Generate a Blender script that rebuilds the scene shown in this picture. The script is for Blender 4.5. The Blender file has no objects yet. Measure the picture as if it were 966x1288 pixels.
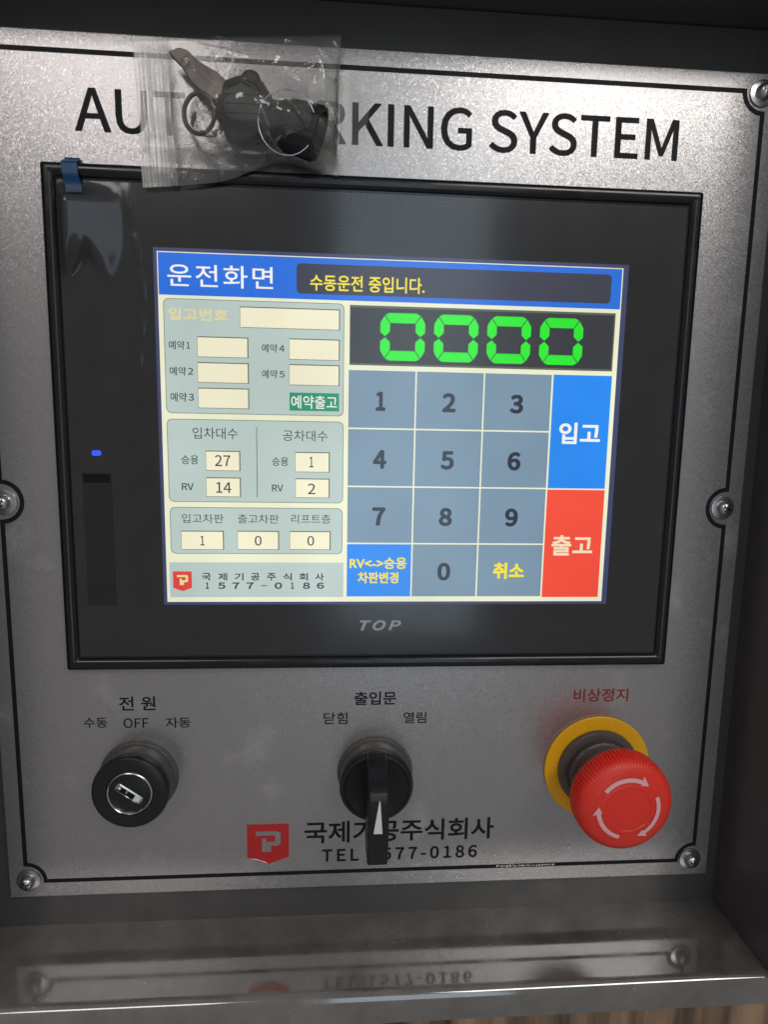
import bpy, bmesh, math, random
from mathutils import Matrix, Vector
random.seed(7)
scene = bpy.context.scene
PI = math.pi
def R(a): return math.radians(a)

# ------------------------------------------------------------------ space
# everything is drawn in panel millimetres: x right, y up, z out of the panel
def W(p): return Vector((p[0] / 1000.0, -p[2] / 1000.0, p[1] / 1000.0))

# ------------------------------------------------------------------ camera
F = 766.93
CAM = (-17.843, 36.244, 291.006)
RC = ((0.99750765, 0.01768282, 0.06830669), (0.00830336, -0.99077944, 0.13523), (0.07006811, -0.13432578, -0.98845690))
def D3(v): return Vector((v[0], -v[2], v[1]))
cam = bpy.data.cameras.new('camera')
cam_o = bpy.data.objects.new('camera', cam)
scene.collection.objects.link(cam_o)
rx, ry, rz = D3(RC[0]), -D3(RC[1]), -D3(RC[2])
cam_o.matrix_world = Matrix(((rx.x, ry.x, rz.x, W(CAM).x), (rx.y, ry.y, rz.y, W(CAM).y), (rx.z, ry.z, rz.z, W(CAM).z), (0, 0, 0, 1)))
cam.sensor_fit = 'HORIZONTAL'; cam.sensor_width = 36.0; cam.lens = F / 966.0 * 36.0
cam.clip_start = 0.01; cam.clip_end = 50.0
cam.dof.use_dof = True; cam.dof.focus_distance = 0.300; cam.dof.aperture_fstop = 13.0
scene.camera = cam_o

# ------------------------------------------------------------------ world, lamps, exposure
world = bpy.data.worlds.new('World'); scene.world = world; world.use_nodes = True
bg = world.node_tree.nodes['Background']
bg.inputs['Color'].default_value = (1.0, 0.955, 0.93, 1); bg.inputs['Strength'].default_value = 0.215
def area(name, loc, target, sx, sy, power, col):
    l = bpy.data.lights.new(name, 'AREA'); l.shape = 'RECTANGLE'; l.size = sx / 1000; l.size_y = sy / 1000
    l.energy = power; l.color = col
    o = bpy.data.objects.new(name, l); scene.collection.objects.link(o)
    o.location = W(loc); d = W(target) - W(loc)
    o.rotation_euler = d.to_track_quat('-Z', 'Y').to_euler()
    return o
area('ceiling_lamp', (680, 1000, 1250), (40, 60, 0), 820, 380, 7.6, (1.0, 0.97, 0.92))
area('hall_fill', (220, 140, 1900), (60, 60, 0), 520, 1720, 3.5, (0.68, 0.86, 1.0))  # unseen fill, added for the screen glare and to lift the lower plate
area('side_lamp', (-560, 860, 1250), (-60, 60, 0), 520, 300, 2.8, (1.0, 0.94, 0.91))
scene.view_settings.view_transform = 'Standard'; scene.view_settings.look = 'None'
scene.view_settings.exposure = 0.0; scene.view_settings.gamma = 1.0
try: scene.view_settings.use_curve_mapping = False
except Exception: pass
scene.cycles.max_bounces = 10; scene.cycles.transparent_max_bounces = 24
scene.cycles.sample_clamp_indirect = 4.0

# ------------------------------------------------------------------ materials
def lin(c): return tuple(((v / 255) / 12.92 if v <= 10 else (((v / 255) + 0.055) / 1.055) ** 2.4) for v in c)
def mat(name):
    m = bpy.data.materials.new(name); m.use_nodes = True
    n = m.node_tree.nodes; l = m.node_tree.links
    return m, n, l, n['Principled BSDF']
def setp(b, **k):
    names = dict(base='Base Color', rough='Roughness', metal='Metallic', ior='IOR', coat='Coat Weight', coatr='Coat Roughness',
                 emis='Emission Color', estr='Emission Strength', spec='Specular IOR Level')
    for a, v in k.items():
        if a in ('base', 'emis'): v = (*v, 1) if len(v) == 3 else v
        b.inputs[names[a]].default_value = v
def node(n, t, **k):
    x = n.new(t)
    for a, v in k.items(): setattr(x, a, v)
    return x
def noise(n, l, scale, detail=3, rough=.5, vec=None, dim=None):
    t = n.new('ShaderNodeTexNoise'); t.inputs['Scale'].default_value = scale; t.inputs['Detail'].default_value = detail
    t.inputs['Roughness'].default_value = rough
    if vec: l.new(vec, t.inputs['Vector'])
    return t.outputs['Fac']
def ramp(n, l, src, stops):
    r = n.new('ShaderNodeValToRGB'); l.new(src, r.inputs['Fac'])
    e = r.color_ramp.elements
    while len(e) < len(stops): e.new(0.5)
    for k, (p, c) in enumerate(stops):
        e[k].position = p; e[k].color = (c, c, c, 1) if not isinstance(c, tuple) else (*c, 1)
    return r.outputs['Color']
def mixc(n, l, fac, a, b, mode='MIX'):
    x = n.new('ShaderNodeMix'); x.data_type = 'RGBA'; x.blend_type = mode
    for s, v in ((0, fac), (6, a), (7, b)):
        if isinstance(v, (int, float)): x.inputs[s].default_value = v
        elif isinstance(v, tuple): x.inputs[s].default_value = (*v, 1)
        else: l.new(v, x.inputs[s])
    return x.outputs[2]
def mth(n, l, op, a, b=None):
    x = n.new('ShaderNodeMath'); x.operation = op
    for s, v in ((0, a), (1, b)):
        if v is None: continue
        if isinstance(v, (int, float)): x.inputs[s].default_value = v
        else: l.new(v, x.inputs[s])
    return x.outputs[0]
def bump(n, l, h, strength, dist, b, normal=None):
    x = n.new('ShaderNodeBump'); x.inputs['Strength'].default_value = strength; x.inputs['Distance'].default_value = dist
    l.new(h, x.inputs['Height'])
    if normal: l.new(normal, x.inputs['Normal'])
    l.new(x.outputs[0], b.inputs['Normal'])

def plain(name, base, rough=.4, metal=0.0, grain=0.0, gscale=900, **k):
    m, n, l, b = mat(name); setp(b, base=base, rough=rough, metal=metal, **k)
    tc = n.new('ShaderNodeTexCoord').outputs['Object']
    f = noise(n, l, gscale, 4, .6, tc)
    lo = tuple(v * (1 - .18) for v in base); hi = tuple(min(1, v * (1 + .18)) for v in base)
    l.new(mixc(n, l, f, lo, hi), b.inputs['Base Color'])
    f2 = noise(n, l, gscale * .07, 4, .6, tc)
    l.new(ramp(n, l, f2, [(0.3, max(0, rough - .08)), (.7, min(1, rough + .10))]), b.inputs['Roughness'])
    if grain: bump(n, l, f, grain, .0002, b)
    return m

def silver_paint():
    m, n, l, b = mat('silver metallic paint')
    tc = n.new('ShaderNodeTexCoord').outputs['Object']
    v = n.new('ShaderNodeTexVoronoi'); v.inputs['Scale'].default_value = 2600; l.new(tc, v.inputs['Vector'])
    col = v.outputs['Color']
    g = n.new('ShaderNodeNewGeometry')
    s = n.new('ShaderNodeVectorMath'); s.operation = 'SUBTRACT'; l.new(col, s.inputs[0]); s.inputs[1].default_value = (.5, .5, .5)
    s2 = n.new('ShaderNodeVectorMath'); s2.operation = 'SCALE'; l.new(s.outputs[0], s2.inputs[0]); s2.inputs['Scale'].default_value = .105
    s3 = n.new('ShaderNodeVectorMath'); s3.operation = 'ADD'; l.new(s2.outputs[0], s3.inputs[0]); l.new(g.outputs['Normal'], s3.inputs[1])
    s4 = n.new('ShaderNodeVectorMath'); s4.operation = 'NORMALIZE'; l.new(s3.outputs[0], s4.inputs[0])
    l.new(s4.outputs[0], b.inputs['Normal'])
    f = noise(n, l, 1100, 3, .6, tc)
    c = mixc(n, l, f, (.36, .35, .355), (.49, .476, .48))
    d = ramp(n, l, noise(n, l, 28, 6, .65, tc), [(.56, 0.0), (.78, .35)])
    c = mixc(n, l, d, c, (.62, .61, .58))
    l.new(c, b.inputs['Base Color'])
    l.new(mth(n, l, 'SUBTRACT', .78, d), b.inputs['Metallic'])
    sp = n.new('ShaderNodeSeparateColor'); l.new(col, sp.inputs[0])
    r = ramp(n, l, sp.outputs[0], [(.0, .33), (.93, .31), (.96, .26), (1, .24)])
    l.new(r, b.inputs['Roughness'])
    setp(b, coat=.25, coatr=.28)
    return m

def box_paint(name, base, dust):
    m, n, l, b = mat(name)
    tc = n.new('ShaderNodeTexCoord').outputs['Object']
    fine = noise(n, l, 1600, 3, .6, tc)
    c = mixc(n, l, fine, tuple(v * .8 for v in base), tuple(v * 1.2 for v in base))
    if dust:
        sx = n.new('ShaderNodeSeparateXYZ'); l.new(tc, sx.inputs[0])
        left = ramp(n, l, mth(n, l, 'MULTIPLY', mth(n, l, 'ADD', sx.outputs[0], .19), 2.6), [(0.0, .17), (.75, 0.0)])   # dust lies thicker on the left
        film = ramp(n, l, mth(n, l, 'ADD', noise(n, l, 22, 7, .7, tc), left), [(.36, .04), (.74, .60)])
        spk = n.new('ShaderNodeTexVoronoi'); spk.inputs['Scale'].default_value = 300; l.new(tc, spk.inputs['Vector'])
        sm = ramp(n, l, spk.outputs['Distance'], [(.05, 1.0), (.12, 0.0)])
        gate = ramp(n, l, noise(n, l, 22, 4, .6, tc), [(.52, 0.0), (.62, .8)])
        sm = mth(n, l, 'MULTIPLY', sm, gate)
        c = mixc(n, l, film, c, (.26, .245, .225))
        c = mixc(n, l, sm, c, (.75, .75, .72))
        l.new(mth(n, l, 'ADD', mth(n, l, 'MULTIPLY', film, .17), .03), b.inputs['Roughness'])
    else:
        l.new(ramp(n, l, noise(n, l, 40, 5, .6, tc), [(.3, .28), (.7, .45)]), b.inputs['Roughness'])
    l.new(c, b.inputs['Base Color'])
    setp(b, ior=2.4 if dust else 1.6)
    op = noise(n, l, 120, 2, .5, tc)
    bump(n, l, op, .015, .0006, b)
    return m

def glow(name, rgb, k=1.0, haze=0.03):
    """pixels of the lit screen"""
    m, n, l, b = mat(name); c = lin(rgb)
    tc = n.new('ShaderNodeTexCoord').outputs['Object']
    f = noise(n, l, 13, 3, .55, tc)
    v = mixc(n, l, ramp(n, l, f, [(.3, 0.0), (.7, 1.0)]), tuple(x * .90 for x in c), tuple(min(1, x * 1.10 + .006) for x in c))
    l.new(v, b.inputs['Emission Color'])
    setp(b, base=(.01, .01, .012), rough=.25, estr=k)
    return m

def thin_plastic(name, haze, tint=(.80, .79, .76), rough=.12, ior=1.5, gain=1.0, wr=0.0):
    m, n, l, b = mat(name)
    out = n['Material Output']; n.remove(b)
    tc = n.new('ShaderNodeTexCoord').outputs['Object']
    tr = n.new('ShaderNodeBsdfTransparent'); tr.inputs[0].default_value = (.985, .985, .98, 1)
    df = n.new('ShaderNodeBsdfDiffuse'); df.inputs[0].default_value = (*tint, 1)
    gl = n.new('ShaderNodeBsdfGlossy'); gl.inputs['Roughness'].default_value = rough; gl.inputs[0].default_value = (1, 1, 1, 1)
    fr = n.new('ShaderNodeFresnel'); fr.inputs[0].default_value = ior
    if wr:
        bp = n.new('ShaderNodeBump'); bp.inputs['Strength'].default_value = wr; bp.inputs['Distance'].default_value = .002
        l.new(noise(n, l, 120, 4, .55, tc), bp.inputs['Height'])
        l.new(bp.outputs[0], gl.inputs['Normal']); l.new(bp.outputs[0], fr.inputs['Normal'])
    m1 = n.new('ShaderNodeMixShader'); m2 = n.new('ShaderNodeMixShader')
    h = ramp(n, l, noise(n, l, 60, 4, .6, tc), [(.3, haze * .75), (.7, haze * 1.25)])
    l.new(h, m1.inputs[0]); l.new(tr.outputs[0], m1.inputs[1]); l.new(df.outputs[0], m1.inputs[2])
    l.new(mth(n, l, 'MULTIPLY', fr.outputs[0], gain), m2.inputs[0]); l.new(m1.outputs[0], m2.inputs[1]); l.new(gl.outputs[0], m2.inputs[2])
    l.new(m2.outputs[0], out.inputs['Surface'])
    return m

M = {}
M['silver'] = silver_paint()
M['ink'] = plain('black enamel ink', (.010, .010, .014), .55, spec=.2)
M['inkred'] = plain('faded red ink', (.26, .018, .022), .45)
M['emblemred'] = plain('red vinyl', (.50, .018, .02), .35)
M['box'] = box_paint('charcoal box paint', (.064, .061, .060), False)
M['shelf'] = box_paint('dusty charcoal box paint', (.072, .070, .067), True)
M['bezel'] = plain('black moulded bezel', (.006, .007, .009), .20)
M['glass'] = plain('black touch glass', (.011, .014, .021), .10, gscale=60)  # bluish glare of the lit screen is mixed into this black
M['flap'] = plain('dull black rubber flap', (.004, .005, .006), .6, spec=.2)
M['greyprint'] = plain('grey print', (.70, .70, .74), .4)
M['black'] = plain('black plastic', (.009, .009, .0095), .30)
M['rough_black'] = plain('textured black plastic', (.005, .0055, .006), .5, grain=.5, gscale=1500)
M['greyplastic'] = plain('smoky grey plastic', (.085, .08, .075), .28)
M['chrome'] = plain('worn chrome', (.62, .62, .62), .18, 1.0)
M['zinc'] = plain('zinc plated steel', (.55, .56, .58), .25, 1.0, grain=.1)
M['brass'] = plain('dull key steel', (.15, .125, .115), .42, .8, grain=.1)
M['darksteel'] = plain('dull ring steel', (.10, .10, .10), .4, 1.0)
M['red'] = plain('red plastic', (.92, .040, .022), .40)
rb = M['red'].node_tree.nodes['Principled BSDF']
rb.inputs['Subsurface Weight'].default_value = .9; rb.inputs['Subsurface Radius'].default_value = (1.0, .12, .08); rb.inputs['Subsurface Scale'].default_value = .022
M['pink'] = plain('pale pink print', (.80, .45, .48), .5)
M['yellow'] = plain('yellow plastic', (.88, .43, .004), .5)
M['white'] = plain('white paint', (.75, .75, .73), .5)
M['bluetape'] = plain('blue film tab', (.0, .055, .15), .4)
M['bag'] = thin_plastic('clear polythene', .075, rough=.09, gain=1.5, wr=.10)
M['zip'] = thin_plastic('ribbed polythene', .20, rough=.20, gain=1.4, wr=.05)
M['film'] = thin_plastic('protective film', .018, rough=.17, gain=.9)
M['tape'] = thin_plastic('clear tape', .05, rough=.30, gain=.45, wr=.03)

def wall_mat():
    m, n, l, b = mat('brown boards')
    tc = n.new('ShaderNodeTexCoord').outputs['Object']
    mp = n.new('ShaderNodeMapping'); l.new(tc, mp.inputs[0]); mp.inputs['Scale'].default_value = (34, 1, 2.5)
    f = noise(n, l, 1.0, 5, .6, mp.outputs[0])
    c = n.new('ShaderNodeValToRGB'); l.new(f, c.inputs[0])
    e = c.color_ramp.elements; e[0].position = .35; e[0].color = (.03, .02, .015, 1); e[1].position = .65; e[1].color = (.42, .27, .17, 1)
    l.new(c.outputs[0], b.inputs['Base Color']); setp(b, rough=.6)
    return m
M['boards'] = wall_mat()

import os
def latin_face():
    # a plain sans that ships inside Blender; the built-in face is used when it is missing
    try: return bpy.data.fonts.load(os.path.join(bpy.utils.system_resource('DATAFILES'), 'fonts', 'Noto Sans CJK Regular.woff2'))
    except Exception: return None
LATIN = latin_face()
# ------------------------------------------------------------------ mesh helpers
COL = scene.collection
class MB:
    def __init__(s): s.v = []; s.f = []; s.m = []
    def face(s, pts, m=0):
        i = len(s.v); s.v += [tuple(p) for p in pts]; s.f.append(tuple(range(i, i + len(pts)))); s.m.append(m); return s
    def rect(s, x0, y1, x1, y0, z, m=0): return s.face([(x0, y0, z), (x1, y0, z), (x1, y1, z), (x0, y1, z)], m)
    def prism(s, poly, z0, z1, m=0, ms=None):
        n = len(poly); i = len(s.v); ms = m if ms is None else ms
        s.v += [(x, y, z1) for x, y in poly] + [(x, y, z0) for x, y in poly]
        s.f.append(tuple(range(i, i + n))); s.m.append(m)
        s.f.append(tuple(i + n + k for k in reversed(range(n)))); s.m.append(m)
        for k in range(n):
            a, b = k, (k + 1) % n
            s.f.append((i + a, i + n + a, i + n + b, i + b)); s.m.append(ms)
        return s
    def box(s, x0, y0, z0, x1, y1, z1, m=0): return s.prism([(x0, y0), (x1, y0), (x1, y1), (x0, y1)], z0, z1, m)
    def revolve(s, prof, cx=0, cy=0, seg=64, m=0, mod=None, closed=False):
        """prof: (r, z) list. mod(k, r, z) -> r"""
        i = len(s.v); n = len(prof)
        for k in range(seg):
            a = 2 * PI * k / seg
            for r, z in prof:
                rr = mod(k, r, z) if mod else r
                s.v.append((cx + rr * math.cos(a), cy + rr * math.sin(a), z))
        for k in range(seg):
            k2 = (k + 1) % seg
            for j in range(n - 1 + (1 if closed else 0)):
                j2 = (j + 1) % n
                s.f.append((i + k * n + j, i + k2 * n + j, i + k2 * n + j2, i + k * n + j2)); s.m.append(m)
        return s
    def tube(s, path, r, seg=10, m=0, closed=False):
        i = len(s.v); P = [Vector(p) for p in path]; n = len(P)
        up = Vector((0, 0, 1))
        for k, p in enumerate(P):
            a = P[(k - 1) % n] if (closed or k > 0) else p
            b = P[(k + 1) % n] if (closed or k < n - 1) else p
            t = (b - a).normalized(); u = t.cross(up)
            if u.length < 1e-4: u = t.cross(Vector((1, 0, 0)))
            u.normalize(); w = u.cross(t)
            rr = r(k / (n - 1)) if callable(r) else r
            for q in range(seg):
                c = 2 * PI * q / seg; s.v.append(tuple(p + rr * (math.cos(c) * u + math.sin(c) * w)))
        for k in range(n if closed else n - 1):
            k2 = (k + 1) % n
            for q in range(seg):
                q2 = (q + 1) % seg
                s.f.append((i + k * seg + q, i + k * seg + q2, i + k2 * seg + q2, i + k2 * seg + q)); s.m.append(m)
        if not closed:
            s.f.append(tuple(i + q for q in range(seg))); s.m.append(m)
            s.f.append(tuple(i + (n - 1) * seg + q for q in reversed(range(seg)))); s.m.append(m)
        return s
    def grid(s, fn, nu, nv, m=0, keep=None):
        i = len(s.v)
        for a in range(nu + 1):
            for b in range(nv + 1): s.v.append(tuple(fn(a / nu, b / nv)))
        for a in range(nu):
            for b in range(nv):
                if keep and not keep((a + .5) / nu, (b + .5) / nv): continue
                q = i + a * (nv + 1) + b
                s.f.append((q, q + nv + 1, q + nv + 2, q + 1)); s.m.append(m)
        return s
    def text(s, body, x0, y1, x1, y0, z, m=0, bold=0.0, shear=0.0, space=1.0):
        """lettering fitted to the box it fills on its surface"""
        cu = bpy.data.curves.new('t', 'FONT'); cu.body = body; cu.size = 1.0; cu.shear = shear
        cu.space_character = space; cu.resolution_u = 4; cu.fill_mode = 'FRONT'; cu.dimensions = '2D'
        if LATIN and all(ord(ch) < 128 for ch in body): cu.font = LATIN
        o = bpy.data.objects.new('t', cu); COL.objects.link(o)
        dg = bpy.context.evaluated_depsgraph_get(); dg.update()
        me = bpy.data.meshes.new_from_object(o.evaluated_get(dg))
        xs = [v.co.x for v in me.vertices]; ys = [v.co.y for v in me.vertices]
        ax, bx, ay, by = min(xs), max(xs), min(ys), max(ys)
        # heavier weights: the glyph is laid down again in a small ring, each pass a hair above the last
        e = bold * (y1 - y0)
        offs = [(0, 0)] + ([(e * math.cos(PI / 8 + k * PI / 4), e * math.sin(PI / 8 + k * PI / 4)) for k in range(8)] if e > 0 else [])
        for q, (ox, oy) in enumerate(offs):
            i = len(s.v)
            for v in me.vertices:
                s.v.append((x0 + e + ox + (v.co.x - ax) / (bx - ax) * (x1 - x0 - 2 * e), y0 + e + oy + (v.co.y - ay) / (by - ay) * (y1 - y0 - 2 * e), z + .002 * q))
            for p in me.polygons: s.f.append(tuple(i + k for k in p.vertices)); s.m.append(m)
        bpy.data.objects.remove(o); bpy.data.meshes.remove(me); bpy.data.curves.remove(cu)
        return s
    def strip(s, pts, w, z, m=0, closed=True, h=0.0):
        """flat line of width w along pts"""
        n = len(pts); L = []; Q = []
        for k in range(n):
            a, p, b = Vector(pts[k - 1]) if (closed or k) else None, Vector(pts[k]), Vector(pts[(k + 1) % n]) if (closed or k < n - 1) else None
            d1 = (p - a).normalized() if a is not None else (b - p).normalized()
            d2 = (b - p).normalized() if b is not None else d1
            n1 = Vector((-d1.y, d1.x)); n2 = Vector((-d2.y, d2.x)); q = (n1 + n2).normalized()
            e = w / 2 / max(.5, q.dot(n1))
            L.append(p + q * e); Q.append(p - q * e)
        for k in range(n if closed else n - 1):
            k2 = (k + 1) % n
            s.face([(*L[k], z), (*Q[k], z), (*Q[k2], z), (*L[k2], z)], m)
        return s
    def build(s, name, mats, parent=None, smooth=None, org=None, weld=True, bevel=0):
        if org is None: org = tuple(parent['_org']) if (parent is not None and '_org' in parent) else (0, 0, 0)
        me = bpy.data.meshes.new(name)
        o3 = W(org)
        me.from_pydata([tuple(W(p) - o3) for p in s.v], [], s.f)
        if not isinstance(mats, (list, tuple)): mats = [mats]
        for q in mats: me.materials.append(q)
        for p, k in zip(me.polygons, s.m): p.material_index = k
        if weld:
            b = bmesh.new(); b.from_mesh(me)
            bmesh.ops.remove_doubles(b, verts=b.verts, dist=2e-6)
            bmesh.ops.recalc_face_normals(b, faces=b.faces) if weld != 'sheet' else None
            b.to_mesh(me); b.free()
        o = bpy.data.objects.new(name, me); COL.objects.link(o)
        if parent is None: o.location = o3
        else:
            o.parent = parent
        o['_org'] = list(org)
        if bevel:
            bv = o.modifiers.new('edge', 'BEVEL'); bv.width = bevel / 1000; bv.segments = 3; bv.limit_method = 'ANGLE'; bv.angle_limit = R(40)
        if smooth is not None:
            for p in me.polygons: p.use_smooth = True
            e = me.edges
            try: me.set_sharp_from_angle(angle=R(smooth))
            except Exception: pass
        return o
def tag(o, label, cat, group=None, kind=None):
    if label: o['label'] = label
    if cat: o['category'] = cat
    if group: o['group'] = group
    if kind: o['kind'] = kind
    return o
def thing(name, org, label, cat, group=None):
    o = bpy.data.objects.new(name, None); COL.objects.link(o); o.location = W(org); o.empty_display_size = .01
    o['_org'] = list(org)
    return tag(o, label, cat, group)
def rrect(x0, y0, x1, y1, r, k=6):
    out = []
    for cx, cy, a in ((x1 - r, y1 - r, 0), (x0 + r, y1 - r, 90), (x0 + r, y0 + r, 180), (x1 - r, y0 + r, 270)):
        for q in range(k + 1):
            t = R(a + 90 * q / k); out.append((cx + r * math.cos(t), cy + r * math.sin(t)))
    return out

# ------------------------------------------------------------------ the setting
b = MB(); b.face([(-900, -1100, -170), (900, -1100, -170), (900, 900, -170), (-900, 900, -170)])
tag(b.build('wall', M['boards'], weld=False), None, None, kind='structure')

# ------------------------------------------------------------------ steel box
BX = 190.6; BY = 220.8
boxe = thing('control_box', (0, -BY, 0), 'dark charcoal painted steel box recessed around the silver plate, dusty shelf below it', 'steel box')
MB().box(-BX, -BY, -8, BX, BY, -4).build('back_panel', M['box'], boxe)
def side_profile(zf, lip, t, sgn, y):
    # shelf or roof: rolled front edge, drawn in (z, y)
    r = 4.2; pts = [(-168, y), (zf - r - .4, y), (zf - r, y)]
    for q in range(1, 7):
        a = R(90 - 15 * q); pts.append((zf - r + r * math.cos(a), y - sgn * r + sgn * r * math.sin(a)))
    pts += [(zf, y - sgn * lip), (zf - t, y - sgn * lip), (zf - t, y - sgn * t * 2.4), (-168, y - sgn * t * 2.4)]
    return pts
def extrude_x(pts, x0, x1, name, m, parent):
    s = MB(); n = len(pts)
    A = [(x0, y, z) for z, y in pts]; B = [(x1, y, z) for z, y in pts]
    s.face(A); s.face(B[::-1])
    for k in range(n): s.face([A[k], B[k], B[(k + 1) % n], A[(k + 1) % n]])
    return s.build(name, m, parent, smooth=32)
extrude_x(side_profile(44.4, 14.5, 2.0, 1, -BY), -BX - 3, BX + 3, 'shelf', M['shelf'], boxe)
extrude_x(side_profile(44.0, 13.5, 2.0, -1, BY + .6), -BX - 3, BX + 3, 'roof', M['box'], boxe)
for sx in (-1, 1):
    x0, x1 = sorted((sx * BX, sx * (BX + 2.4)))
    MB().box(x0, -BY + .3, -168, x1, BY + .3, 47).build('side_wall', M['box'], boxe, bevel=.8)

# ------------------------------------------------------------------ silver plate
plate = thing('control_plate', (0, 0, -4), 'sparkly silver metal plate with black border line and black printed lettering', 'control panel')
MB().box(-182.9, -201.4, -3.6, 182.9, 200.6, 0).build('plate', M['silver'], plate, bevel=.5)
LX, LY = 174.5, 192.6; NR = 9.3
path = []
def arc(cx, cy, a0, a1, k=14):
    for q in range(k + 1):
        a = R(a0 + (a1 - a0) * q / k); path.append((cx + NR * math.cos(a), cy + NR * math.sin(a)))
arc(LX, LY, 270, 180); arc(-LX, LY, 360, 270); arc(-LX, 0, 90, -90, 24); arc(-LX, -LY, 90, 0); arc(LX, -LY, 180, 90); arc(LX, 0, 270, 90, 24)
MB().strip(path, 2.1, .06).build('border_line', M['ink'], plate, weld='sheet')
Z1 = .05
b = MB(); b.text('AUTO PARKING SYSTEM', -133.6, 179.0, 135.4, 160.8, Z1, bold=.017)
b.build('title_lettering', M['ink'], plate, weld='sheet')
b = MB()
b.text('국제기공주식회사', -35.4, -164.2, 63.7, -176.4, Z1, bold=.022)
b.text('TEL 1577-0186', -26.4, -179.8, 55.3, -187.0, Z1, bold=.035, space=1.12)
b.build('company_lettering', M['ink'], plate, weld='sheet')
P_MARK = [(.16, .84), (.80, .84), (.88, .76), (.88, .46), (.80, .38), (.56, .38), (.56, .18), (.30, .18), (.30, .62), (.46, .62), (.46, .52), (.70, .52), (.70, .70), (.16, .70)]
def shield(b, x0, y1, x1, y0, z, ms=0, mp=1):
    w, h = x1 - x0, y1 - y0
    q = lambda u, v: (x0 + u * w, y0 + v * h)
    b.face([(*q(0, 1), z), (*q(0, .17), z), (*q(.5, 0), z), (*q(1, .17), z), (*q(1, 1), z)], ms)
    L = [(.10, .90), (.84, .90), (.92, .82), (.92, .48), (.84, .40), (.60, .40), (.60, .20), (.30, .20), (.30, .66), (.44, .66), (.44, .54), (.74, .54), (.74, .76), (.10, .76)]
    L = [(u * .72 + .14, v * .72 + .17) for u, v in L]
    P = [q(u, v) for u, v in L]
    def r(*k): b.face([(*P[i], z + .03) for i in k], mp)
    r(13, 12, 1, 0); r(12, 11, 4, 3, 2, 1); r(10, 9, 8, 7, 6, 5) if False else None
    b.face([(*P[12], z + .03), (*P[11], z + .03), (*P[4], z + .03), (*P[3], z + .03), (*P[2], z + .03), (*P[1], z + .03)], mp) if False else None
    b.face([(*P[8], z + .03), (*P[7], z + .03), (*P[6], z + .03), (*P[5], z + .03), (*q(.14 + .72 * .60, .17 + .72 * .54), z + .03), (*P[10], z + .03), (*P[9], z + .03)], mp)
    b.face([(*P[5], z + .03), (*P[4], z + .03), (*P[11], z + .03), (*q(.14 + .72 * .60, .17 + .72 * .54), z + .03)], mp)
b = MB(); shield(b, -64.6, -164.8, -43.3, -187.2, Z1)
b.build('emblem', [M['emblemred'], M['silver']], plate, weld='sheet')
def letters(items, m):
    b = MB()
    for t, x0, y1, x1, y0, w in items: b.text(t, x0, y1, x1, y0, Z1, bold=w)
    return b.build('switch_lettering', m, plate, weld='sheet')
letters([('전 원', -125.4, -95.3, -108.0, -102.5, .02), ('수동', -142.6, -106.0, -131.5, -111.2, .012), ('OFF', -123.7, -106.5, -111.7, -111.6, .012), ('자동', -103.5, -106.4, -91.3, -111.8, .012)], M['ink'])
letters([('출입문', -10.5, -94.3, 10.8, -101.3, .02), ('닫힘', -25.8, -105.0, -13.8, -111.2, .012), ('열림', 14.5, -105.4, 26.2, -111.4, .012)], M['ink'])
letters([('비상정지', 102.4, -94.1, 131.4, -101.3, .02)], M['inkred'])
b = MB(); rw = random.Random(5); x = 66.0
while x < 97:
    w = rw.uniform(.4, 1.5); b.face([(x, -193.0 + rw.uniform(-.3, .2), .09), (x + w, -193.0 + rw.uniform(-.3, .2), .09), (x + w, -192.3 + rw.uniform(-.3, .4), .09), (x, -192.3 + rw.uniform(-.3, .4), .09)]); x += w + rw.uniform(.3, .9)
b.build('painted_glint', M['white'], plate, weld=False)  # lamp glints on the border line, painted as white flecks
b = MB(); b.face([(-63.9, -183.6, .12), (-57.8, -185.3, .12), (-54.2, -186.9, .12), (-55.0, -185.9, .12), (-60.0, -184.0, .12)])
b.build('painted_glint', M['white'], plate, weld=False)  # glint along the emblem's lower edge, painted as a white sliver
# screws with washers, copied round the border
def make_screw(x, y, proto=None, rot=0):
    if proto: 
        s = proto.copy(); COL.objects.link(s); s.parent = plate
        for ch in proto.children:
            c = ch.copy(); COL.objects.link(c); c.parent = s
    else:
        m = MB(); m.revolve([(0.0, 4.2), (0.9, 4.2), (1.0, 4.9), (2.2, 4.6), (3.1, 3.7), (3.55, 2.4), (3.6, 1.0), (0, 1.0)], seg=36)
        for k in range(4):
            a = k * PI / 2; u = (math.cos(a), math.sin(a)); n = (-u[1], u[0])
            m.face([(u[0] * .3 + n[0] * .62, u[1] * .3 + n[1] * .62, 4.98), (u[0] * .3 - n[0] * .62, u[1] * .3 - n[1] * .62, 4.98),
                    (u[0] * 2.1 - n[0] * .62, u[1] * 2.1 - n[1] * .62, 4.72), (u[0] * 2.1 + n[0] * .62, u[1] * 2.1 + n[1] * .62, 4.72)], 1)
        s = m.build('screw', [M['zinc'], M['black']], plate, smooth=50, org=(0, 0, 0))
        w = MB(); w.revolve([(3.0, .1), (5.6, .1), (5.9, .35), (5.8, .8), (4.2, 1.15), (3.0, 1.15)], seg=40)
        w.build('washer', M['zinc'], s, smooth=35, org=(0, 0, 0))
    s.location = W((x, y, 4)); s.rotation_euler = (0, rot, 0)
    return s
sc0 = make_screw(173.3, 191.8)
for x, y, r in ((172.6, .3, .5), (-173.0, -.2, .9), (172.6, -191.4, .2), (-173.2, -191.6, 1.2)): make_screw(x, y, sc0, r)

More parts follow.
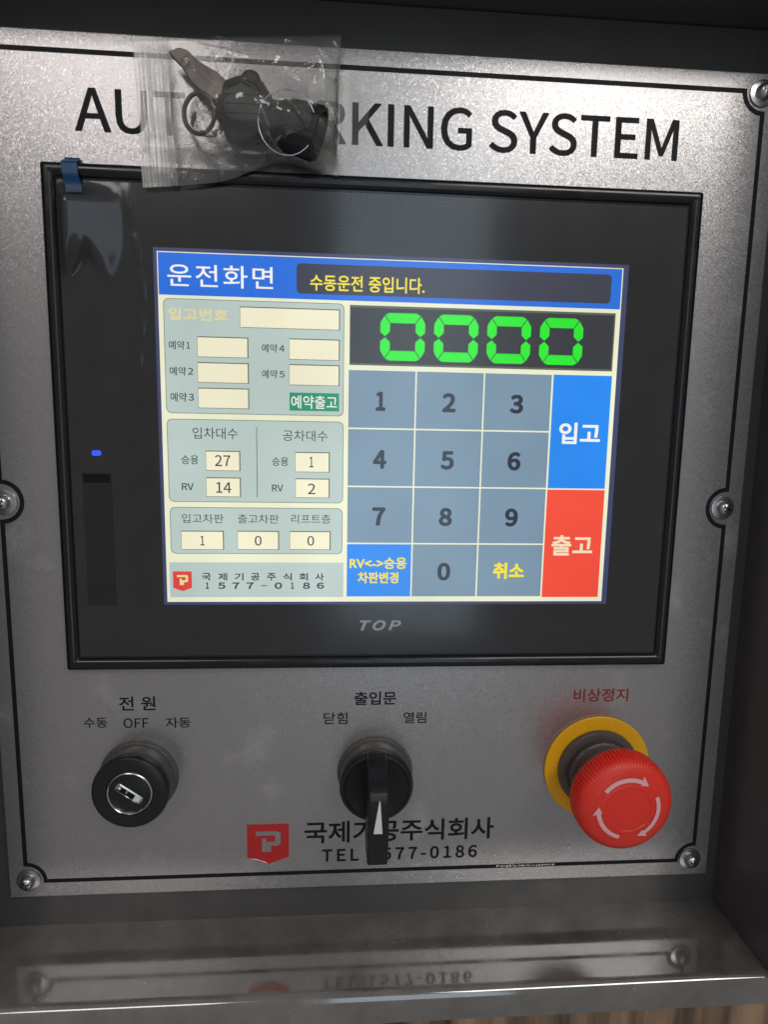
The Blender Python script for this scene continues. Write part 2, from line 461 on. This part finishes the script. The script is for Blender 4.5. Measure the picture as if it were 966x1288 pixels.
# ------------------------------------------------------------------ touch screen monitor
mon = thing('touchscreen_monitor', (0, 33.5, 0), 'black framed touchscreen showing a parking keypad and green zeros, set into the silver plate', 'touchscreen')
mx0, mx1, my0, my1 = -147.3, 147.3, -80.0, 146.8
def frame_ring(rings, name, m, parent, smooth=50):
    s = MB(); n = None; i0 = 0
    loops = []
    for ins, z, r in rings:
        loops.append([(x, y, z) for x, y in rrect(mx0 + ins, my0 + ins, mx1 - ins, my1 - ins, max(.3, r), 5)])
    n = len(loops[0])
    for a, c in zip(loops[:-1], loops[1:]):
        for k in range(n): s.face([a[k], a[(k + 1) % n], c[(k + 1) % n], c[k]])
    return s.build(name, m, parent, smooth=smooth)
frame_ring([(0, 0, 1.2), (0, 3.4, 1.2), (.35, 4.6, 1.2), (1.1, 5.5, 1.0), (2.2, 5.9, .9), (3.6, 5.9, .8), (4.8, 5.5, .7), (5.6, 4.8, .6), (6.1, 3.7, .5)], 'bezel', M['bezel'], mon)
b = MB(); b.rect(mx0 + 5.9, my1 - 5.9, mx1 - 5.9, my0 + 5.9, 3.85)
face = b.build('touch_glass', M['glass'], mon, weld='sheet')
# recessed looking flap for the card slot and the blue indicator
b = MB(); b.box(-135.6, -47.7, 3.86, -123.5, 9.4, 4.0); b.box(-135.6, 9.7, 3.86, -123.5, 13.7, 4.25); b.strip([(-135.9, -48), (-123.2, -48), (-123.2, 14), (-135.9, 14)], .5, 3.9, 0)
b.build('slot_flap', M['flap'], mon)
b = MB(); b.prism(rrect(-131.3, 22.0, -127.2, 24.4, .9), 3.86, 4.05); b.build('indicator_light', glow('blue indicator', (40, 80, 255), 1.3), mon)
b = MB(); b.text('TOP', -8.4, -56.0, 11.9, -61.2, 3.90, bold=.05, shear=.25, space=1.1); b.build('maker_mark', M['greyprint'], mon, weld='sheet')
# the lit screen and everything drawn on it, in millimetres from its middle
SX, SY = 5.95, 32.60; SZ = 3.95
PX = 211.2 / 640
G = dict(cream=(238, 240, 208), panel=(186, 203, 198), field=(246, 240, 208), line=(110, 120, 112), shade=(90, 95, 80), blue=(0, 106, 222), dark=(46, 50, 68), white=(250, 248, 246),
         yel=(245, 225, 40), pale=(240, 228, 150), faint=(226, 219, 168), txt=(48, 60, 78), green=(12, 150, 104), seg=(14, 236, 26), black=(40, 42, 50), key=(118, 145, 167), num=(14, 26, 48), entry=(0, 134, 240), exit=(248, 70, 44), cream2=(255, 226, 190), red=(230, 60, 55), edge=(52, 58, 100))
GM = {k: glow('screen ' + k, v, 1.0) for k, v in G.items()}
class SB(MB):
    def __init__(s): super().__init__(); s.mats = []
    def mi(s, k):
        if k not in s.mats: s.mats.append(k)
        return s.mats.index(k)
    def r(s, x0, y1, x1, y0, lv, k): s.rect(SX + x0, SY + y1, SX + x1, SY + y0, SZ + lv * .02, s.mi(k)); return s
    def rr(s, x0, y1, x1, y0, rad, lv, k): s.face([(SX + x, SY + y, SZ + lv * .02) for x, y in rrect(x0, y0, x1, y1, rad, 4)], s.mi(k)); return s
    def t(s, body, x0, y1, x1, y0, lv, k, bold=0.0, **kw): s.text(body, SX + x0, SY + y1, SX + x1, SY + y0, SZ + lv * .02, s.mi(k), bold, **kw); return s
    def done(s, name, parent): return s.build(name, [GM[k] for k in s.mats], parent, weld=False)
def spaced(s, body, x0, y1, x1, y0, lv, k, w, bold):
    n = len(body)
    for q, ch in enumerate(body):
        cx_ = x0 + w / 2 + q * (x1 - x0 - w) / (n - 1); hw = w / 2 * (.42 if ch == '1' else 1)
        if ch == '-': s.r(cx_ - hw * .8, (y0 + y1) / 2 + .2, cx_ + hw * .8, (y0 + y1) / 2 - .2, lv, k)
        else: s.t(ch, cx_ - hw, y1, cx_ + hw, y0, lv, k, bold)
sb = SB(); sb.r(-107.2, 81.0, 108.4, -80.6, -1, 'edge'); sb.r(-105.6, 79.4, 105.9, -79.2, 0, 'cream')
scr = sb.done('screen', mon)
sb = SB(); sb.r(-105.2, 79.0, 105.4, 61.0, 1, 'blue')
for x0, x1, y0, y1, m in ((0,0,0,0,0),): pass
sb.t('운전화면', -101.3, 74.3, -55.0, 64.7, 2, 'white', .006, space=1.12)
sb.done('title_bar', scr)
sb = SB(); sb.rr(-44.6, 76.4, 100.6, 63.4, 2.0, 2, 'dark'); sb.t('수동운전 중입니다.', -38.6, 71.9, 13.3, 64.9, 3, 'yel', .018); sb.done('message_box', scr)
def group(x0, y1, x1, y0):
    s = SB(); s.rr(x0, y1, x1, y0, 2.4, 1, 'line'); s.rr(x0 + .3, y1 - .3, x1 - .3, y0 + .3, 2.2, 2, 'panel'); return s
def field(x0, y1, x1, y0, body=None, box=None):
    s = SB(); s.r(x0, y1, x1, y0, 3, 'shade'); s.r(x0 + .15, y1 - .45, x1 - .5, y0 + .25, 4, 'field')
    if body: s.t(body, *box, 5, 'txt', .012)
    return s.done('value_field', scr)
s = group(-103.5, 59.6, -23.1, 9.2)
s.t('입고번호', -101.3, 55.7, -75.2, 50.2, 3, 'faint', .05, space=1.1)
for t, x0, y1, x1, y0 in (('예약1', -101.6, 41.3, -91.2, 37.4), ('예약2', -101.5, 29.9, -90.8, 26.0), ('예약3', -101.5, 18.5, -90.8, 14.4), ('예약4', -60.3, 41.0, -49.9, 37.2), ('예약5', -60.3, 29.5, -49.9, 25.7)):
    xm = x1 - 2.9
    s.t(t[:2], x0, y1, xm - .5, y0, 3, 'txt', .012); s.t(t[2], xm + .3, y1 - .4, x1 - (1.0 if t[2] == '1' else .2), y0 + .5, 3, 'txt', .02)
s.done('reservation_box', scr)
for q in ((-69.9, 57.0, -25.0, 47.8), (-89.0, 43.5, -66.3, 34.4), (-89.1, 32.2, -66.2, 23.1), (-89.1, 20.9, -66.2, 11.7), (-48.0, 43.7, -25.0, 34.3), (-48.0, 32.3, -25.0, 22.9)): field(*q)
s = SB(); s.r(-47.9, 19.6, -25.2, 11.4, 3, 'green'); s.t('예약출고', -47.1, 18.4, -26.1, 12.4, 4, 'white', .008); s.done('green_button', scr)
s = group(-103.5, 6.7, -23.0, -31.4)
s.t('입차대수', -92.0, 3.0, -71.6, -2.2, 3, 'txt'); s.t('공차대수', -51.1, 2.5, -30.4, -2.5, 3, 'txt'); s.r(-63.15, 3.5, -62.85, -29.0, 3, 'txt')
s.t('승용', -97.4, -9.8, -89.6, -13.9, 3, 'txt', .01); s.t('RV', -97.5, -22.6, -92.1, -25.9, 3, 'txt', .02); s.t('승용', -56.1, -10.1, -48.5, -14.1, 3, 'txt', .01); s.t('RV', -56.2, -22.9, -51.0, -26.1, 3, 'txt', .02)
s.done('count_box', scr)
field(-86.3, -7.5, -70.6, -16.8, '27', (-82.2, -9.5, -75.1, -14.6)); field(-86.4, -19.8, -70.5, -28.9, '14', (-81.9, -22.0, -74.9, -27.0))
field(-45.4, -7.5, -29.3, -16.9, '1', (-38.8, -9.7, -36.9, -14.6)); field(-45.3, -19.8, -29.3, -29.0, '2', (-39.5, -22.2, -36.0, -27.2))
s = group(-103.3, -33.8, -23.1, -55.9)
s.t('입고차판', -97.9, -37.0, -78.7, -41.3, 3, 'txt'); s.t('출고차판', -72.1, -37.0, -53.1, -41.3, 3, 'txt'); s.t('리프트층', -47.3, -36.8, -28.8, -41.2, 3, 'txt')
s.done('pallet_box', scr)
field(-98.4, -44.9, -78.7, -54.0, '1', (-89.6, -47.3, -87.7, -51.9)); field(-72.4, -44.8, -53.0, -53.9, '0', (-64.4, -47.2, -61.2, -51.9)); field(-48.0, -44.8, -28.7, -53.8, '0', (-39.7, -47.1, -36.5, -51.8))
s = SB(); s.r(-104.2, -60.0, -22.5, -76.9, 1, 'panel'); shield(s, SX - 102.7, SY - 64.4, SX - 94.0, SY - 74.0, SZ + .04, s.mi('red'), s.mi('pale'))
spaced(s, '국제기공주식회사', -89.3, -65.1, -31.8, -68.8, 2, 'txt', 4.2, .03); spaced(s, '1577-0186', -88.6, -69.7, -31.7, -72.9, 2, 'txt', 3.5, .05)
s.done('company_strip', scr)
s = SB(); s.r(-20.6, 59.2, 103.6, 32.6, 1, 'shade'); s.r(-20.2, 58.2, 102.9, 33.5, 2, 'black')
def seg7(s, x0, y1, x1, y0):
    t = (x1 - x0) * .215; g = .25; ym = (y0 + y1) / 2
    k = s.mi('seg'); z = SZ + 3 * .02
    def poly(P): s.face([(SX + x, SY + y, z) for x, y in P], k)
    c = t * .45
    poly([(x0 + c + g, y1 - c * .5), (x0 + t * .9, y1), (x1 - t * .9, y1), (x1 - c - g, y1 - c * .5), (x1 - t - g, y1 - t), (x0 + t + g, y1 - t)][::-1])
    poly([(x0 + c + g, y0 + c * .5), (x0 + t * .9, y0), (x1 - t * .9, y0), (x1 - c - g, y0 + c * .5), (x1 - t - g, y0 + t), (x0 + t + g, y0 + t)])
    for xa, sg in ((x0, 1), (x1, -1)):
        for ya, yb in ((y1, ym), (y0, ym)):
            d = 1 if ya < yb else -1
            poly([(xa, ya + d * t), (xa + sg * (c - .1), ya + d * (c * .5 + g)), (xa + sg * t, ya + d * (t + g)), (xa + sg * t, yb - d * (t * .5 + .1)), (xa + sg * t * .5, yb - d * .25), (xa, yb - d * t * .45)])
for x in (-6.6, 18.2, 43.0, 67.9): seg7(s, x, 56.2, x + 20.6, 35.0)
s.done('number_display', scr)
cx = [-21.2, 10.4, 42.5, 75.0]; ry_ = [30.7, 3.8, -23.3, -50.6, -77.0]
keys = ['1', '2', '3', '4', '5', '6', '7', '8', '9', None, '0', '취소']
for k, t in enumerate(keys):
    c, r_ = k % 3, k // 3
    x0, x1, y1, y0 = cx[c] + .35, cx[c + 1] - .35, ry_[r_] - .35, ry_[r_ + 1] + .35
    s = SB()
    if t is None:
        s.r(x0, y1, x1, y0, 1, 'entry'); s.t('RV<->승용', -19.6, -57.4, 8.0, -63.1, 2, 'yel', .03); s.t('차판변경', -15.6, -64.5, 4.1, -70.2, 2, 'yel', .03)
        s.done('change_button', scr); continue
    s.r(x0, y1, x1, y0, 1, 'key')
    mid = cx[c] + 13.0 + (0 if c == 0 else .6)
    if t == '취소': s.t(t, 50.4, -59.7, 66.0, -68.0, 2, 'yel', .04)
    else:
        w = 4.6 if t == '1' else 6.4
        xm = {0: -5.9, 1: 26.2, 2: 58.4}[c]; yt = {0: 20.9, 1: -6.0, 2: -33.1, 3: -59.9}[r_]
        s.t(t, xm - w / 2, yt, xm + w / 2, yt - 8.9, 2, 'num', .055)
    s.done('keypad_key', scr)
s = SB(); s.r(75.5, 30.5, 103.8, -23.1, 1, 'entry'); s.t('입고', 79.6, 8.4, 99.9, -1.8, 2, 'white', .03); s.done('entry_button', scr)
s = SB(); s.r(75.4, -23.8, 103.9, -77.1, 1, 'exit'); s.t('출고', 78.9, -46.0, 99.6, -56.2, 2, 'cream2', .03); s.done('exit_button', scr)

# ------------------------------------------------------------------ protective film with its blue pull tab
film = thing('protective_film', (0, 33.5, 4.2), 'blistered clear film with a blue pull tab laid over the black screen face', 'screen film')
def ridge(x, y, ax, ay, bx, by, w):
    dx, dy = bx - ax, by - ay; L = dx * dx + dy * dy
    t = max(0, min(1, ((x - ax) * dx + (y - ay) * dy) / L)); px, py = ax + t * dx, ay + t * dy
    d = math.hypot(x - px, y - py); return math.exp(-(d / w) ** 2) * (math.sin(PI * t) ** .5 if 0 < t < 1 else 0)
def bulge(x, y, cx_, cy_, rx_, ry__):
    d = ((x - cx_) / rx_) ** 2 + ((y - cy_) / ry__) ** 2
    return (1 - d) ** 2 if d < 1 else 0
def sst(a, b_, x):
    t = max(0, min(1, (x - a) / (b_ - a))); return t * t * (3 - 2 * t)
def film_z(x, y):
    z = 4.22
    # lifted beside the pull tab: up steeply off the rim, then a long slope back to the glass
    up = sst(-140.4, -136.2, x); down = max(0, min(1, (-113 - x) / 22.0)) ** 1.08
    z += 6.2 * up * down * sst(100, 114, y + 4 * math.sin(x * .35)) * sst(139.5, 130, y)
    z += .55 * bulge(x, y, -123, 70, 11, 48) + .35 * bulge(x, y, -121, -52, 6, 18) + .30 * bulge(x, y, 127, 62, 8, 34)
    for k in range(len(FOLD) - 1): z += .55 * ridge(x, y, *FOLD[k], *FOLD[k + 1], 1.1)
    z += .22 * ridge(x, y, 117.5, 78, 117.5, 10, 1.2) + .2 * ridge(x, y, 119, 44, 116.8, -40, .9)
    return z
FOLD = [(-112.5, 139), (-109.0, 120), (-106.8, 104), (-106.2, 88), (-107.6, 72), (-110, 58)]
b = MB(); fx0, fx1, fy0, fy1 = -140.6, 140.2, -73.0, 139.6
b.grid(lambda u, v: (fx0 + u * (fx1 - fx0), fy0 + v * (fy1 - fy0), film_z(fx0 + u * (fx1 - fx0), fy0 + v * (fy1 - fy0))), 220, 160)
b.build('film_sheet', M['film'], film, smooth=180, weld='sheet')
b = MB(); b.grid(lambda u, v: (-138.2 + 6.7 * u + 1.6 * (1 - v), 134.6 + v * 15.4, 4.85 + 1.55 * sst(138.0, 141.5, 134.6 + v * 15.4) - 5.6 * sst(145.5, 150.2, 134.6 + v * 15.4)), 6, 24)
b.build('pull_tab', M['bluetape'], film, smooth=180, weld='sheet')

# ------------------------------------------------------------------ switches and the emergency stop
def knurl(teeth, amp, zlo, zhi, seg):
    return lambda k, r, z: r - (amp if (zlo <= z <= zhi and (k * teeth * 2 // seg) % 2) else 0)
YR = -137.0
key = thing('key_switch', (-117, YR, 0), 'round black key switch with a chrome ringed keyhole under the left lettering', 'key switch')
def lift(b, z0, dz):
    b.v = [(x, y, z + dz if z > z0 else z) for x, y, z in b.v]
    return b
def switch_base(root, cx_):
    b = MB(); b.revolve([(10, .0), (19.2, .0), (19.2, 1.2), (18.9, 2.0), (18.2, 2.4), (10, 2.4)], cx_, YR, 288, mod=knurl(72, .45, 1.0, 2.2, 288)); b.build('mounting_ring', M['greyplastic'], root, smooth=30)
    b = MB(); b.revolve([(10, 2.2), (17.7, 2.2), (17.9, 3.2), (17.7, 5.0), (17.6, 9.2), (17.2, 9.9), (10, 9.9)], cx_, YR, 96); b.build('collar', M['greyplastic'], root, smooth=35)
switch_base(key, -117)
b = MB(); b.revolve([(9, 9.8), (17.7, 9.8), (18.1, 10.6), (18.1, 13.2), (17.6, 14.4), (16.6, 15.0), (11.2, 15.0), (10.9, 14.4), (9, 14.4)], -117, YR, 96); b.build('face_ring', M['black'], key, smooth=35)
b = MB(); b.revolve([(9.6, 14.2), (9.7, 15.0), (10.2, 15.4), (10.8, 15.1), (11.0, 14.2)], -117, YR, 72); b.build('chrome_ring', M['chrome'], key, smooth=60)
b = MB(); b.revolve([(0, 14.5), (9.3, 14.5), (9.7, 14.3)], -117, YR, 60); lock = b.build('lock_face', M['black'], key, smooth=40)
b = MB(); ca, sa = math.cos(R(-36)), math.sin(R(-36))
def rot(P): return [(-117.3 + x * ca - y * sa, YR - .3 + x * sa + y * ca) for x, y in P]
outer = rrect(-6.9, -2.0, 6.9, 2.0, .8, 3); inner = rrect(-6.2, -1.35, 6.2, 1.35, .5, 3)
n = len(outer)
for k in range(n):
    k2 = (k + 1) % n; o, i = rot(outer), rot(inner)
    b.face([(*o[k], 14.55), (*o[k2], 14.55), (*i[k2], 14.9), (*i[k], 14.9)], 0)
b.face([(*p, 14.6) for p in rot(inner)], 1)
b.prism(rot([(3.0, -1.2), (6.0, -1.2), (6.0, 1.2), (3.0, 1.2)]), 14.6, 14.85, 2); b.prism(rot([(-5.9, -.6), (-4.5, -.6), (-4.5, .6), (-5.9, .6)]), 14.6, 14.85, 2); b.prism(rot([(-1.8, -.5), (-.9, -.5), (-.9, 1.0), (-1.8, 1.0)]), 14.6, 14.8, 0)
b.build('keyhole', [M['chrome'], M['flap'], M['white']], key, smooth=30)

sel = thing('selector_switch', (.5, YR, 0), 'black rotary selector with its lever turned down and a white pointer, in the middle', 'selector switch')
switch_base(sel, .5)
b = MB(); b.revolve([(0, 9.8), (17.7, 9.8), (18.1, 10.6), (18.1, 12.4), (17.4, 13.6), (16.2, 14.0), (14.8, 13.4), (0, 13.2)], .5, YR, 96); lift(b, 11.5, 1.4); b.build('face_ring', M['black'], sel, smooth=35)
b = MB()
prof = [(-118.6, 13.3), (-120.0, 17.5), (-122.4, 23.0), (-125.2, 28.6), (-127.0, 31.6), (-128.4, 32.7), (-131.0, 33.2), (-150.0, 32.6), (-161.5, 31.4), (-164.6, 30.0), (-165.8, 27.5), (-165.6, 24.5), (-163.0, 22.2), (-156.0, 18.2), (-151.5, 13.3)]
def lev(y, z): # half width of the lever
    return 4.75 + (.45 if z < 20 else 0) + max(0, (-y - 140)) * .004
n = len(prof); Lp = [(.3 - lev(y, z), y, z) for y, z in prof]; Rp = [(.3 + lev(y, z), y, z) for y, z in prof]
b.face(Lp); b.face(Rp[::-1])
for k in range(n): b.face([Lp[k], Rp[k], Rp[(k + 1) % n], Lp[(k + 1) % n]])
lift(b, 14, 2.6); b.build('lever', M['black'], sel, smooth=38, bevel=1.1)
b = MB(); zz = lambda y: 33.2 - (y + 131.0) * (.6 / -19) + .06
b.face([(.95, -130.4, zz(-130.4)), (.55, -130.4, zz(-130.4)), (-1.9, -146.8, zz(-146.8)), (2.2, -146.8, zz(-146.8))]); lift(b, 0, 2.6); b.build('pointer_mark', M['white'], sel, weld=False)

est = thing('emergency_stop_button', (117, YR, 0), 'red mushroom emergency stop button with pale arrows on a yellow ring', 'stop button')
b = MB(); b.revolve([(17, .05), (27.6, .05), (28, .5), (28, 1.3), (27.6, 1.6), (17, 1.6)], 116.8, YR, 96); b.build('warning_ring', M['yellow'], est, smooth=30)
b = MB(); b.revolve([(12, 1.6), (21.0, 1.6), (21.4, 2.4), (20.9, 4.2), (19.6, 4.8), (17.6, 4.9), (17.4, 4.6), (12, 4.6)], 116.8, YR, 96); b.build('lock_nut', M['greyplastic'], est, smooth=30)
b = MB(); b.revolve([(10, 4.5), (17.2, 4.5), (17.2, 8.0), (16.3, 8.6), (14.6, 9.0), (14.2, 17.5), (10, 17.5)], 116.9, YR, 288, mod=knurl(72, .4, 4.4, 8.1, 288)); lift(b, 15, 6.5); b.build('stem', M['greyplastic'], est, smooth=30)
b = MB()
def teeth(k, r, z):
    if 16.4 < z < 27.7: return r - (1.05 * (1 if z < 25 else .5) if (k % 4) in (2, 3) else 0)
    return r
b.revolve([(9, 16.2), (21.5, 16.2), (23.8, 16.8), (24.5, 18.0), (24.6, 21.5), (24.3, 24.6), (23.7, 26.2), (22.6, 27.6), (21.0, 28.7), (18.5, 29.6), (15.0, 30.1), (12.4, 30.3), (11.9, 30.6), (11.4, 30.5), (11.0, 30.1), (6, 30.15), (0, 30.2)], 117, YR, 84 * 4, mod=teeth)
b.v = [(117 + (x - 117) * .965, YR + (y - YR) * .965, z + 6.5) for x, y, z in b.v]
head = b.build('head', M['red'], est, smooth=28)
def face_z(r): return 30.1 + (15 - r) * .08 if r < 15 else 30.1 - (r - 15) * .145
b = MB()
for a0, a1 in ((143, 66), (23, -56), (-105, -172)):
    k = 20
    for q in range(k):
        t0, t1 = R(a0 + (a1 - a0) * q / k), R(a0 + (a1 - a0) * (q + 1) / k)
        P = []
        for r_, t in ((13.9, t0), (15.9, t0), (15.9, t1), (13.9, t1)): P.append((117 + r_ * math.cos(t), YR + r_ * math.sin(t), face_z(r_) + .12))
        b.face(P)
    te = R(a1 - 14); t1 = R(a1)
    P = []
    for r_, t in ((13.2, t1), (17.9, R(a1 + 2)), (14.9, te)): P.append((117 + r_ * math.cos(t), YR + r_ * math.sin(t), face_z(r_) + .14))
    b.face(P)
b.v = [(117 + (x - 117) * .965, YR + (y - YR) * .965, z + 6.5) for x, y, z in b.v]
b.build('arrow_mark', M['pink'], head, weld='sheet')

# ------------------------------------------------------------------ keys in a zip bag, hung over the title
ky = thing('metal_key', (-62, 166, 6), 'dull steel key with a knobbly black head, lying in the clear bag', 'key')
b = MB(); blade = [(-91.0, 189.6), (-86.5, 191.4), (-83.2, 190.6), (-79.0, 187.0), (-75.5, 185.0), (-71.0, 182.8), (-66.0, 178.6), (-70.2, 171.8), (-74.0, 172.2), (-77.2, 174.6), (-80.6, 177.2), (-83.0, 180.2), (-85.6, 184.2), (-88.2, 186.6)]
b.prism(blade, 7.4, 9.6); b.build('blade', M['brass'], ky, bevel=.4)
b = MB(); b.strip([(-88.0, 188.6), (-82.5, 184.6), (-73.0, 177.4)], 1.0, 9.66, 0, closed=False); b.build('groove', M['greyplastic'], ky, weld='sheet')
b = MB()
def lobed(k, r, z):
    a = 2 * PI * k / 96
    f = 1 + .05 * math.cos(6 * a + .4) + .035 * math.cos(11 * a) + .06 * math.cos(2 * a + 2.2)
    return r * f
b.revolve([(0, 5.2), (11, 5.2), (12.4, 6.4), (13.2, 9), (13.2, 12), (12.2, 14.2), (9.5, 15.6), (9.0, 15.1), (5, 15.2), (0, 15.4)], -58.6, 166.6, 96, mod=lobed)
b.revolve([(0, 6.2), (3.6, 6.2), (4.4, 8), (4.2, 12), (2.6, 13.6), (0, 13.8)], -57.0, 179.0, 24)
for k in range(5): b.prism([(x, y) for x, y in rrect(-68 + k * .2, 157.5 + k * 3.6, -50, 158.6 + k * 3.6, .5, 2)], 15.2, 15.7)
b.build('key_head', M['rough_black'], ky, smooth=30)
b = MB(); pts = []
for q in range(40):
    a = 2 * PI * q / 40; pts.append((-78.8 + 6.6 * math.cos(a), 166.4 + 8.0 * math.sin(a), 9.4 + 1.2 * math.cos(a)))
b.tube(pts, .95, 10, closed=True); b.build('wire_loop', M['darksteel'], ky, smooth=180)
cap = thing('switch_cap', (-36, 162, 6), 'black hollow plastic cap lying in the clear bag right of the key', 'plastic cap')
b = MB()
def cap_ring(z0, r): return [(z0 + 0, r)]
ax_d = Vector((.93, -.30, .22)).normalized(); u_ = ax_d.cross(Vector((0, 0, 1))).normalized(); w_ = u_.cross(ax_d)
base = Vector((-53.5, 166.0, 9.6))
ringp = [(0, 0), (0, 6.5), (1.0, 8.0), (8, 8.4), (8.6, 9.4), (13, 9.9), (13.6, 10.6), (26.0, 11.2), (27.4, 10.6), (27.4, 9.0), (24.0, 8.6), (23.6, 0)]
i0 = len(b.v); sg = 60
for k in range(sg):
    a = 2 * PI * k / sg
    for t, r_ in ringp:
        rr = r_ - (.45 if (k % 4 < 2 and 13.4 < t < 26.5) else 0)
        p = base + ax_d * t + (u_ * math.cos(a) + w_ * math.sin(a) * .62) * rr
        b.v.append(tuple(p))
for k in range(sg):
    k2 = (k + 1) % sg
    for j in range(len(ringp) - 1):
        q = len(ringp); b.f.append((i0 + k * q + j, i0 + k2 * q + j, i0 + k2 * q + j + 1, i0 + k * q + j + 1)); b.m.append(0)
b.build('cap_body', M['rough_black'], cap, smooth=35)
b = MB(); pts = []
for q in range(56):
    a = 2 * PI * q / 56; pts.append((-41.3 + 11.6 * math.cos(a), 159.6 + 12.2 * math.sin(a), 20.4 + .8 * math.sin(a)))
b.tube(pts, .24, 8, closed=True)
tag(b.build('key_ring', M['zinc'], None, smooth=180, org=(-41.3, 159.6, 20)), 'thin bright wire ring lying over the black cap in the clear bag', 'key ring')

bag = thing('zip_bag', (-62, 140, 6), 'clear polythene zip bag of keys hanging over the title lettering', 'plastic bag')
BL, TL_, TR_, BR_ = (-103.8, 137.0), (-107.3, 196.8), (-19.6, 203.4), (-20.3, 144.9)
creases = [(-40.5, 184, -31, 188.6, .9, 1.2), (-41.6, 178, -40.2, 166, .9, 1.5), (-40.2, 166, -29.4, 153.5, .9, 1.8), (-29.4, 153.5, -23, 150, .8, 1.0), (-88, 157, -91, 138.5, .8, 1.3), (-83, 152, -87.5, 141, .8, 1.0),
           (-78, 192, -50, 187, 1.2, .9), (-70, 150, -46, 150.5, 1.0, .8), (-93, 188, -88, 172, .8, .9), (-48, 186, -42, 201, 1.0, .8), (-62, 148, -57, 139.5, .9, .8), (-36, 172, -24, 165, .9, 1.0), (-84, 195, -60, 189, .8, .7), (-27, 190, -24, 160, 1.2, .8)]
rnd = random.Random(11)
for _ in range(46):
    x_, y_, a_, L_ = rnd.uniform(-88, -22), rnd.uniform(143, 200), rnd.gauss(1.9, .8), rnd.uniform(5, 17)
    creases.append((x_ - math.cos(a_) * L_ / 2, y_ - math.sin(a_) * L_ / 2, x_ + math.cos(a_) * L_ / 2, y_ + math.sin(a_) * L_ / 2, rnd.uniform(.45, .8), rnd.uniform(.35, 1.0)))
def bag_xy(u, v):
    x = (1 - u) * ((1 - v) * BL[0] + v * TL_[0]) + u * ((1 - v) * BR_[0] + v * TR_[0])
    y = (1 - u) * ((1 - v) * BL[1] + v * TL_[1]) + u * ((1 - v) * BR_[1] + v * TR_[1])
    y += (1 - v) ** 3 * 7.0 * math.exp(-((u - .70) / .2) ** 2) * (1 if u < .97 else .6)
    return x, y
def bag_z(u, v, front):
    x, y = bag_xy(u, v)
    e = min(1, 6 * u) * min(1, 9 * (1 - u)) * min(1, 5 * v) * min(1, 5 * (1 - v))
    e = e ** .6
    if not front:
        z = 6.3 - 4.6 * max(0, min(1, (y - 148.5) / 6.0)); return z
    z = 6.6 + 3.2 * e * max(0, min(1, (u - .14) * 4)) - 3.0 * (1 - e) * max(0, min(1, (y - 150) / 10))
    z += 11.5 * math.exp(-((x + 59) / 16) ** 2 - ((y - 168) / 15) ** 2) * e + 12.5 * math.exp(-((x + 36) / 14) ** 2 - ((y - 161) / 13) ** 2) * e + 3.5 * math.exp(-((x + 79) / 12) ** 2 - ((y - 174) / 17) ** 2) * e
    for ax, ay, bx_, by_, w, h in creases: z += h * 1.0 * ridge(x, y, ax, ay, bx_, by_, w)
    z += .35 * math.sin(x * .37 + y * .21) * math.sin(y * .33 - x * .12) * e
    return z
b = MB(); U0 = .175
b.grid(lambda u, v: (*bag_xy(U0 + u * (1 - U0), v), bag_z(U0 + u * (1 - U0), v, True)), 190, 150)
b.grid(lambda u, v: (*bag_xy(U0 + u * (1 - U0), v), bag_z(U0 + u * (1 - U0), v, False)), 40, 40)
b.build('bag_film', M['bag'], bag, smooth=180, weld='sheet')
b = MB()
def zipz(u):
    z = 0
    for c, h in ((.017, .3), (.03, .35), (.052, .35), (.085, .3), (.11, .5), (.128, .6), (.15, .9), (.163, .5)): z += 1.0 * h * math.exp(-((u - c) / .0045) ** 2)
    return z
b.grid(lambda u, v: (*bag_xy(u * U0, v), bag_z(u * U0, v, True) + zipz(u * U0)), 90, 40)
b.grid(lambda u, v: (*bag_xy(u * U0, v), bag_z(u * U0, v, False)), 12, 40)
b.build('zip_strip', M['zip'], bag, smooth=180, weld='sheet')
# strip of clear tape that holds the bag on the right
b = MB(); tp = [(-33.3, 182.0), (-24, 188.4), (-14.0, 191.2), (-8.4, 187.6), (-6.0, 180.0), (-8.0, 168.0), (-12.0, 156.0), (-16.0, 148.6), (-24, 146.6), (-33, 160)]
def tz(x, y): return 1.2 + max(0, (-x - 16)) * .26 + .5 * ridge(x, y, -14, 189, -10, 181, 1.0) + .05 * math.sin(x * .7) * math.sin(y * .4)
cx0, cy0 = -19, 170
def tpt(u, v):
    t = u * len(tp); k = int(t) % len(tp); f = t - int(t); a, c = tp[k], tp[(k + 1) % len(tp)]
    x = a[0] * (1 - f) + c[0] * f; y = a[1] * (1 - f) + c[1] * f
    x, y = cx0 + (x - cx0) * v, cy0 + (y - cy0) * v
    return (x, y, tz(x, y))
b.grid(tpt, 60, 16)
tag(b.build('clear_tape', M['tape'], None, smooth=180, weld='sheet', org=(cx0, cy0, 1)), 'piece of clear tape at the right edge of the zip bag', 'tape')

for o in list(bpy.data.objects):
    if '_org' in o: del o['_org']
